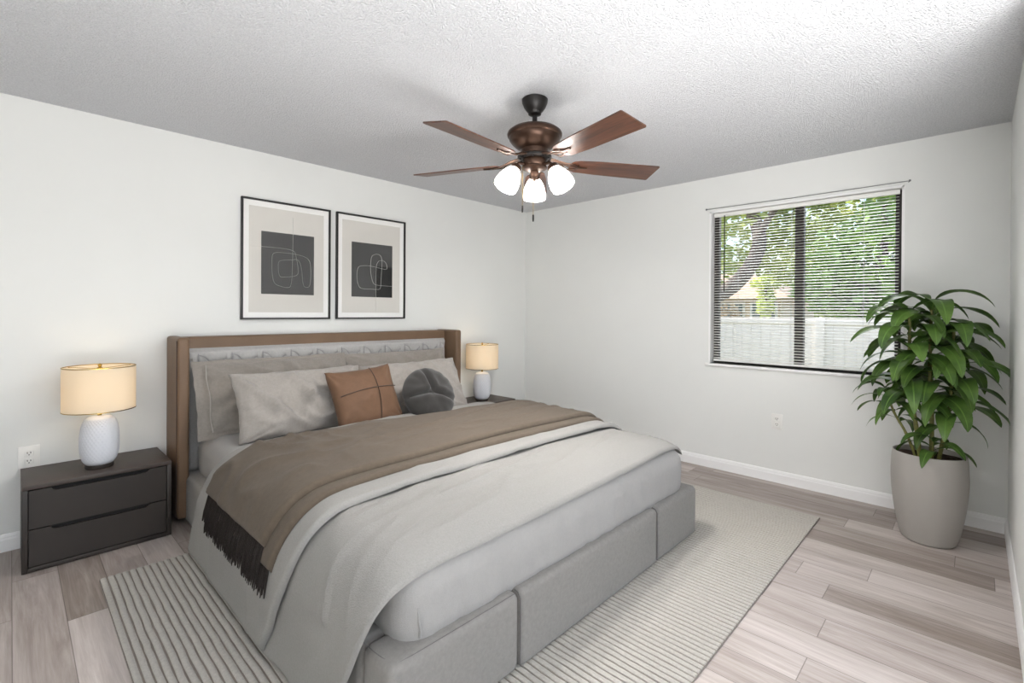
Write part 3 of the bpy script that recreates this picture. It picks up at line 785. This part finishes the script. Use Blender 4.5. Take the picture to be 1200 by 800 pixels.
# ------------------------------------------------------------------ ceiling fan
FX, FY = 1.95, 1.717
fan = thing('ceiling_fan', 'bronze ceiling fan with five walnut blades and three lit frosted glass shades', 'ceiling fan', (FX, FY, H))
bm = B(); lathe(bm, [(.064, 0), (.070, -.005), (.068, -.022), (.058, -.046), (.044, -.066), (.036, -.074), (.034, -.084), (.022, -.090)], n=40); obj('canopy', bm, M['bronzeblk'], fan)
bm = B(); lathe(bm, [(.0135, -.08), (.0135, -.138), (.024, -.140), (.024, -.16)], n=20); obj('downrod', bm, M['bronzeblk'], fan)
bm = B(); lathe(bm, [(.03, -.148), (.075, -.153), (.125, -.167), (.143, -.181), (.148, -.192), (.146, -.202), (.138, -.208), (.136, -.222), (.122, -.240), (.098, -.262), (.075, -.274), (.072, -.306)], n=56); obj('motor_housing', bm, M['bronze'], fan)
bm = B(); lathe(bm, [(.088, -.305), (.092, -.309), (.092, -.320), (.086, -.324)], n=40)
for k in range(10):
    a = 2 * PI * k / 10; lathe(bm, [(.006, 0), (.006, .006)], (.080 * math.cos(a), .080 * math.sin(a), -.330), 8)
obj('flywheel', bm, M['bronzeblk'], fan)
bm = B(); lathe(bm, [(.060, -.320), (.064, -.326), (.064, -.352), (.058, -.362), (.068, -.366), (.068, -.374), (.050, -.382), (.020, -.387)], n=40); obj('switch_housing', bm, M['bronze'], fan)
bm = B(); lathe(bm, [(.022, -.385), (.024, -.402), (.018, -.418), (.008, -.426), (.009, -.434), (.003, -.442)], n=20); obj('bottom_finial', bm, M['bronze'], fan)
pitch = R(-12)
for k in range(5):
    a = R(184.6 + 72 * k); rz = Matrix.Rotation(a, 4, 'Z')
    bl_ = bpy.data.objects.new('fan_blade', None)
    bm = B(); r0, r1 = .205, .712; tp = Matrix.Translation((0, 0, -.342)) @ Matrix.Rotation(pitch, 4, 'X')
    out = [(r0, -.030), (r0 + .012, -.046), (r0 + .04, -.058), (r0 + .16, -.068), (r1 - .005, -.078), (r1, -.073), (r1, .073), (r1 - .005, .078), (r0 + .16, .068), (r0 + .04, .058), (r0 + .012, .046), (r0, .030)]
    tpv = [bm.verts.new(tp @ Vector((x, y, .003))) for x, y in out]; bt = [bm.verts.new(tp @ Vector((x, y, -.003))) for x, y in out]
    bm.faces.new(tpv); bm.faces.new(bt[::-1])
    for i in range(len(out)): bm.faces.new((tpv[i], bt[i], bt[(i + 1) % len(out)], tpv[(i + 1) % len(out)]))
    o = obj('fan_blade', bm, M['blade'], fan, smooth=False); o.rotation_euler = (0, 0, a)
    bm = B()
    for s in (-1, 1):
        tube(bm, [tp @ Vector(p) for p in ((.255, s * .004, -.008), (.225, s * .026, -.008), (.19, s * .030, -.006), (.165, s * .016, .006))] + [Vector((.135, s * .010, -.325)), Vector((.085, s * .012, -.315))], [.006, .006, .006, .006, .007, .008], 8, flat=.6)
    pts = catmull([tp @ Vector((.30, 0, -.006)), tp @ Vector((.23, 0, -.008)), Vector((.165, 0, -.336)), Vector((.125, 0, -.326)), Vector((.085, 0, -.315))], 5)
    tube(bm, pts, .008, 8, flat=.6)
    for x, y in ((.245, .022), (.245, -.022), (.292, 0)): lathe(bm, [(.006, 0), (.006, .004)], (0, 0, 0), 10, mtx=tp @ Matrix.Translation((x, y, -.009)))
    obj('blade_iron', bm, M['bronze'], o)
for k, ad in enumerate((41, 161, 281)):
    a = R(ad); rot = Matrix.Rotation(a, 4, 'Z')
    bm = B(); tube(bm, catmull([(.045, 0, -.366), (.075, 0, -.357), (.098, 0, -.360), (.106, 0, -.374)], 5), .008, 10)
    tilt = R(30); fr = Matrix.Translation((.104, 0, -.370)) @ Matrix.Rotation(-tilt, 4, 'Y')
    lathe(bm, [(.012, .004), (.026, -.004), (.029, -.012), (.029, -.028), (.024, -.032)], n=24, mtx=fr)
    ar = obj('light_arm', bm, M['bronze'], fan); ar.rotation_euler = (0, 0, a)
    bm = B(); prof = [(.022, -.020), (.030, -.030), (.043, -.050), (.054, -.074), (.061, -.100), (.064, -.124), (.0625, -.144)]
    cv = [(p.x, p.y) for p in catmull([(r, z, 0) for r, z in prof], 4)]
    inner = [(r - .003, z + .001) for r, z in cv[::-1]]
    lathe(bm, cv + inner, n=40, mtx=fr, cap=False)
    gs = obj('glass_shade', bm, M['glass_shade'], fan); gs.rotation_euler = (0, 0, a)
    bm = B(); lathe(bm, [(.010, -.030), (.014, -.045), (.022, -.065), (.024, -.08), (.018, -.096), (.005, -.102)], n=16, mtx=fr); bu = obj('bulb', bm, M['bulb'], gs)
    p = rot @ fr @ Vector((0, 0, -.080))
    l = light('fan_light', 'POINT', p, (0, 0, 0), 98, (1, .97, .94), shadow_soft_size=.034); l.parent = fan
for (dx, dy, L) in ((-.078, .014, .205), (.012, .017, .24)):
    bm = B(); z0 = -.375; n = int(L / .006)
    tube(bm, [(dx, dy, z0), (dx, dy, z0 - L)], .0013, 6); ch = obj('pull_chain', bm, M['brass'], fan)
    bm = B(); lathe(bm, [(.0025, 0), (.0048, -.004), (.0052, -.024), (.0042, -.037), (.002, -.039)], (dx, dy, z0 - L), 12); obj('pull_knob', bm, M['bronzeblk'], ch)

# ------------------------------------------------------------------ potted plant
PX, PY = 3.675, .192
plant = thing('potted_plant', 'tall leafy green houseplant in a tapered warm grey planter, in the corner', 'plant', (PX, PY, 0))
bm = B(); outer = catmull([(.116, .002, 0), (.128, .02, 0), (.148, .11, 0), (.166, .24, 0), (.173, .36, 0), (.170, .46, 0), (.166, .502, 0)], 6)
prof = [(p.x, p.y) for p in outer] + [(.163, .505), (.158, .502), (.158, .44)]
lathe(bm, prof, n=64); obj('planter', bm, M['pot'], plant)
bm = B(); rings = []
for j in range(8):
    r = .157 * j / 7; rings.append([bm.verts.new((r * math.cos(2 * PI * i / 32), r * math.sin(2 * PI * i / 32), 0.476 + .012 * nz(r * 20 * math.cos(2 * PI * i / 32), r * 20 * math.sin(2 * PI * i / 32)))) for i in range(32)])
grid(bm, rings[1:], closed=True); bm.faces.new(rings[1]); obj('soil', bm, M['soil'], plant)
def leaf(bm, base, az, e0, e1, L, Wd, twist=0):
    n = 14; p = Vector(base); hd = Vector((math.cos(az), math.sin(az), 0)); side = Vector((-math.sin(az), math.cos(az), 0))
    ds = L / n; rows = []; rib = []
    for i in range(n + 1):
        t = i / n; e = e0 + (e1 - e0) * t ** .85
        d = hd * math.cos(e) + Vector((0, 0, math.sin(e))); up = side.cross(d) * -1
        up = d.cross(side) * -1
        up = Vector((-hd.x * math.sin(e), -hd.y * math.sin(e), math.cos(e)))
        tt = max(0, (t - .10) / .90)
        w = Wd * (.10 if t < .10 else .10 + .90 * max(0, math.sin(PI * min(1, tt) ** .72)) ** .85 * (1 - .15 * tt))
        if i == n: w = Wd * .02
        tw = twist * t; sd = side * math.cos(tw) + up * math.sin(tw); uu = up * math.cos(tw) - side * math.sin(tw)
        row = []
        for q in (-1, -.55, -.09, .09, .55, 1):
            z = .13 * w * (abs(q) ** 1.3) + .05 * w * math.sin(t * 14 + q * 2) * abs(q)
            row.append(p + sd * (q * w) + uu * z)
        rows.append(row)
        p = p + d * ds
    V = []
    for row in rows:
        vr = []
        for c in row:
            g = c + Vector((PX, PY, 0))
            if g.y < YS + .012: c = Vector((c.x, YS + .012 - PY + .15 * 0, c.z))
            if g.x > XW - .012: c = Vector((XW - .012 - PX, c.y, c.z))
            vr.append(bm.verts.new(c))
        V.append(vr)
    for A_, C_ in zip(V, V[1:]):
        for j in range(5): bm.faces.new((A_[j], A_[j + 1], C_[j + 1], C_[j])).material_index = 1 if j == 2 else 0
def cane(pts, r0, r1, z0, z1, n, Ls, Ws, seed, e0r=(42, 62), e1r=(-92, -62), crown=True):
    rnd = random.Random(seed); cv = catmull(pts, 8)
    bm = B(); m = len(cv); tube(bm, cv, [r0 + (r1 - r0) * i / m + (.0012 if i % 4 == 0 else 0) for i in range(m)], 10); st = obj('cane', bm, M['stem'], plant)
    bm = B()
    for k in range(n):
        t = (k / (n - 1)); z = z0 + (z1 - z0) * t
        c = min(cv, key=lambda p: abs(p.z - z))
        az = k * 2.39996 + rnd.uniform(-.25, .25) + seed
        L = rnd.uniform(*Ls) * (.92 + .16 * math.sin(PI * t)); Wd = rnd.uniform(*Ws)
        e0 = R(rnd.uniform(*e0r)) * (.62 + .50 * t); e1 = R(rnd.uniform(*e1r)) * (1.05 - .12 * t)
        leaf(bm, c, az, e0, e1, L, Wd, rnd.uniform(-.5, .5))
    obj('foliage', bm, [M['leaf'], M['midrib']], st, angle=70, recalc=False)
cane([(.02, -.01, .45), (.025, -.01, .7), (.015, .0, 1.0), (.02, -.005, 1.36)], .012, .007, .78, 1.36, 40, (.30, .40), (.048, .060), 1.3)
cane([(-.03, .035, .45), (-.035, .055, .65), (-.02, .085, .9), (-.03, .09, 1.30)], .012, .007, .80, 1.30, 30, (.28, .38), (.044, .056), 4.1)
cane([(.0, -.04, .45), (.02, -.07, .65), (.04, -.09, .85), (.05, -.10, 1.20)], .010, .006, .66, 1.20, 26, (.26, .36), (.042, .054), 2.2)
cane([(-.02, .05, .45), (-.03, .10, .60), (-.02, .16, .72), (-.02, .20, .86)], .008, .005, .66, .86, 16, (.17, .24), (.024, .032), 5.7)
cane([(-.05, -.02, .45), (-.06, -.02, .52), (-.065, -.02, .58)], .006, .004, .50, .58, 7, (.18, .24), (.028, .036), .4, (35, 55))

# ------------------------------------------------------------------ outside the window
GZ = -.2
bm = B(); box(bm, (XW + .2, -14, GZ - .1), (40, 22, GZ)); struct('ground', bm, M['grass'])
fx = 9.0
fence = thing('vinyl_fence', 'white vinyl privacy fence across the yard outside the window', 'fence', (fx, 2, GZ))
bm = B(); y = -6
while y < 6.5:
    bbox(bm, (-.012, y, .06), (.012, y + .148, 1.36), .004, 1); y += .152
obj('boards', bm, M['fence'], fence)
bm = B(); bbox(bm, (-.03, -6, 1.33), (.03, 6.5, 1.425), .008); bbox(bm, (-.03, -6, .03), (.03, 6.5, .14), .008); obj('rails', bm, M['fence'], fence)
for y in (-5, -2.6, -.2, 2.2, 4.6):
    bm = B(); bbox(bm, (-.065, y - .065, 0), (.065, y + .065, 1.40), .006); lathe(bm, [(.095, 1.40), (.095, 1.415), (.01, 1.46)], (0, y, 0), 4, mtx=Matrix.Rotation(PI / 4, 4, 'Z')); obj('post', bm, M['fence'], fence, smooth=False)
def leaves(bm, c, rad, n, size, rnd, shell=.55):
    c = Vector(c)
    for _ in range(n):
        d = Vector((rnd.gauss(0, 1), rnd.gauss(0, 1), rnd.gauss(0, 1))).normalized() * (shell + (1 - shell) * rnd.random())
        p = c + Vector((d.x * rad[0], d.y * rad[1], d.z * rad[2]))
        a = Vector((rnd.gauss(0, 1), rnd.gauss(0, 1), rnd.gauss(0, .6))).normalized(); b = a.cross(Vector((rnd.gauss(0, 1), rnd.gauss(0, 1), rnd.gauss(0, 1)))).normalized()
        s = size * rnd.uniform(.6, 1.3)
        bm.faces.new([bm.verts.new(p + v) for v in (a * s, b * s * .45, a * -s, b * -s * .45)])
def tree(name, label, base, trunk, rads, clumps, m, size, seed, group=None):
    o = thing(name, label, 'tree', base, 0, group); rnd = random.Random(seed)
    for i, (pts, rr) in enumerate(zip(trunk, rads)):
        bm = B(); cv = catmull(pts, 6); tube(bm, cv, [rr[0] + (rr[1] - rr[0]) * k / len(cv) + .02 * nz(k * .7, seed) for k in range(len(cv))], 12); obj('trunk' if i == 0 else 'branch', bm, M['bark'], o)
    bm = B()
    for c, rad, n in clumps: leaves(bm, c, rad, n, size, rnd)
    obj('foliage', bm, m, o, smooth=False, recalc=False)
    return o
tree('oak_tree', 'leaning grey oak with a curving trunk, outside at left of the window', (12, 6.2, GZ),
     [[(0, 0, 0), (0, -.5, .9), (0, -1.3, 1.75), (0, -1.9, 2.1), (0, -2.3, 2.5), (0, -2.55, 3.0), (.1, -2.5, 3.5), (.2, -2.2, 4.3), (.2, -1.9, 5.2)], [(0, -2.5, 3.2), (-.2, -3.0, 3.9), (-.3, -3.8, 4.6)], [(0, -.7, 1.1), (.1, -.9, 2.6), (.2, -1.2, 4.4)]], [(.22, .12), (.09, .04), (.11, .05)],
     [((0, -1.9, 4.9), (2.2, 2.6, 1.4), 2400), ((.6, -3.9, 4.9), (1.6, 1.8, 1.0), 900), ((.9, -1.2, 3.2), (1.0, 1.6, .9), 900), ((1.2, -2.9, 2.9), (.8, 1.0, .8), 600), ((.6, -3.3, 3.7), (.8, 1.0, .45), 300), ((1.2, -.6, 2.2), (.8, .8, .7), 260)], M['foliageA'], .12, 5)
tree('broadleaf_tree', 'deep green leafy tree behind the fence at right of the window', (11.5, 1.4, GZ),
     [[(0, 0, 0), (.1, .05, 1.4), (0, -.1, 2.6), (.1, -.1, 3.6)]], [(.15, .06)],
     [((0, -.3, 2.6), (1.2, 1.5, .9), 1500), ((.1, .7, 2.0), (.8, .75, .5), 600), ((.2, -.9, 3.5), (1.3, 1.3, .8), 800), ((-.2, -.4, 1.65), (.8, 1.3, .4), 700)], M['foliageB'], .13, 8)
tree('leaning_tree', 'bright yellow green tree crown high outside the right pane', (14, .2, GZ),
     [[(0, 0, 0), (0, -.15, 2.0), (0, -.5, 3.4), (.1, -.9, 4.6)], [(0, -.3, 2.8), (0, .6, 3.9), (0, 1.0, 4.6)]], [(.17, .08), (.09, .04)],
     [((0, -.2, 4.9), (1.4, 2.4, .9), 1300), ((.2, 1.6, 4.3), (1.2, 1.2, .6), 600), ((0, -1.5, 4.1), (1, .9, .5), 400)], M['foliageC'], .12, 11)
tree('slender_palm', 'thin yellow green sapling just beyond the fence, left of the window mullion', (10.2, 2.95, GZ),
     [[(0, 0, 0), (0, .02, 1.0), (0, 0, 2.1)]], [(.035, .02)],
     [((0, 0, 1.75), (.12, .14, .45), 130), ((0, .05, 2.1), (.22, .22, .12), 90)], M['foliageC'], .11, 14)
for k, (x, y, rz_, lab) in enumerate(((24, 10.0, 3.2, 'distant green tree beyond the beige house'), (24, 4.8, 2.9, 'distant green tree behind the oak trunk'), (23, .2, 3.0, 'distant tree far behind the deep green tree'), (23, -4.8, 3.2, 'distant tree at the far right of the window view'))):
    tree('background_tree', lab, (x, y, GZ), [[(0, 0, 0), (.1, .1, 1.5), (0, .2, 3.2)]], [(.2, .1)], [((0, 0, rz_), (1.8, 2.3, 1.9), 1500), ((0, .6, rz_ + 1.9), (1.5, 1.9, 1.2), 700), ((0, -.4, 1.5), (1.6, 2.2, .9), 700)], M['foliageB'] if k != 1 else M['foliageA'], .17, 30 + k, 'trees far beyond the fence')
hs = thing('house', 'beige neighbouring house with tan roof, behind the fence', 'house', (15.5, 5.6, GZ))
bm = B(); box(bm, (0, -1.5, 0), (4, 6, 2.0)); obj('wall', bm, M['stucco'], hs, smooth=False)
bm = B(); v = [bm.verts.new(p) for p in ((-.4, -1.9, 1.95), (-.4, 6.4, 1.95), (4.4, 6.4, 1.95), (4.4, -1.9, 1.95), (2, 0, 2.9), (2, 4.5, 2.9))]
for q in ((0, 1, 5, 4), (1, 2, 5), (2, 3, 4, 5), (3, 0, 4), (0, 3, 2, 1)): bm.faces.new([v[i] for i in q])
obj('roof', bm, M['shingle'], hs, smooth=False)
for y in (-1.05, -.15):
    bm = B(); bbox(bm, (-.03, y - .38, 1.15), (.02, y + .38, 1.85), .01); w = obj('window', bm, M['trim'], hs); bm = B(); box(bm, (-.04, y - .31, 1.2), (-.02, y + .31, 1.8)); obj('pane', bm, M['darkpane'], w, smooth=False)
sh = thing('dry_shrub', 'dry tan shrub in front of the beige house', 'shrub', (13.6, 4.95, GZ)); rnd = random.Random(2); bm = B(); leaves(bm, (0, 0, 1.35), (.3, .6, .45), 260, .09, rnd); obj('foliage', bm, M['drygrass'], sh, smooth=False, recalc=False)
bm = B(); tube(bm, [(0, 0, 0), (.02, .03, .8), (0, .1, 1.5)], .03, 6); obj('stem', bm, M['bark'], sh)
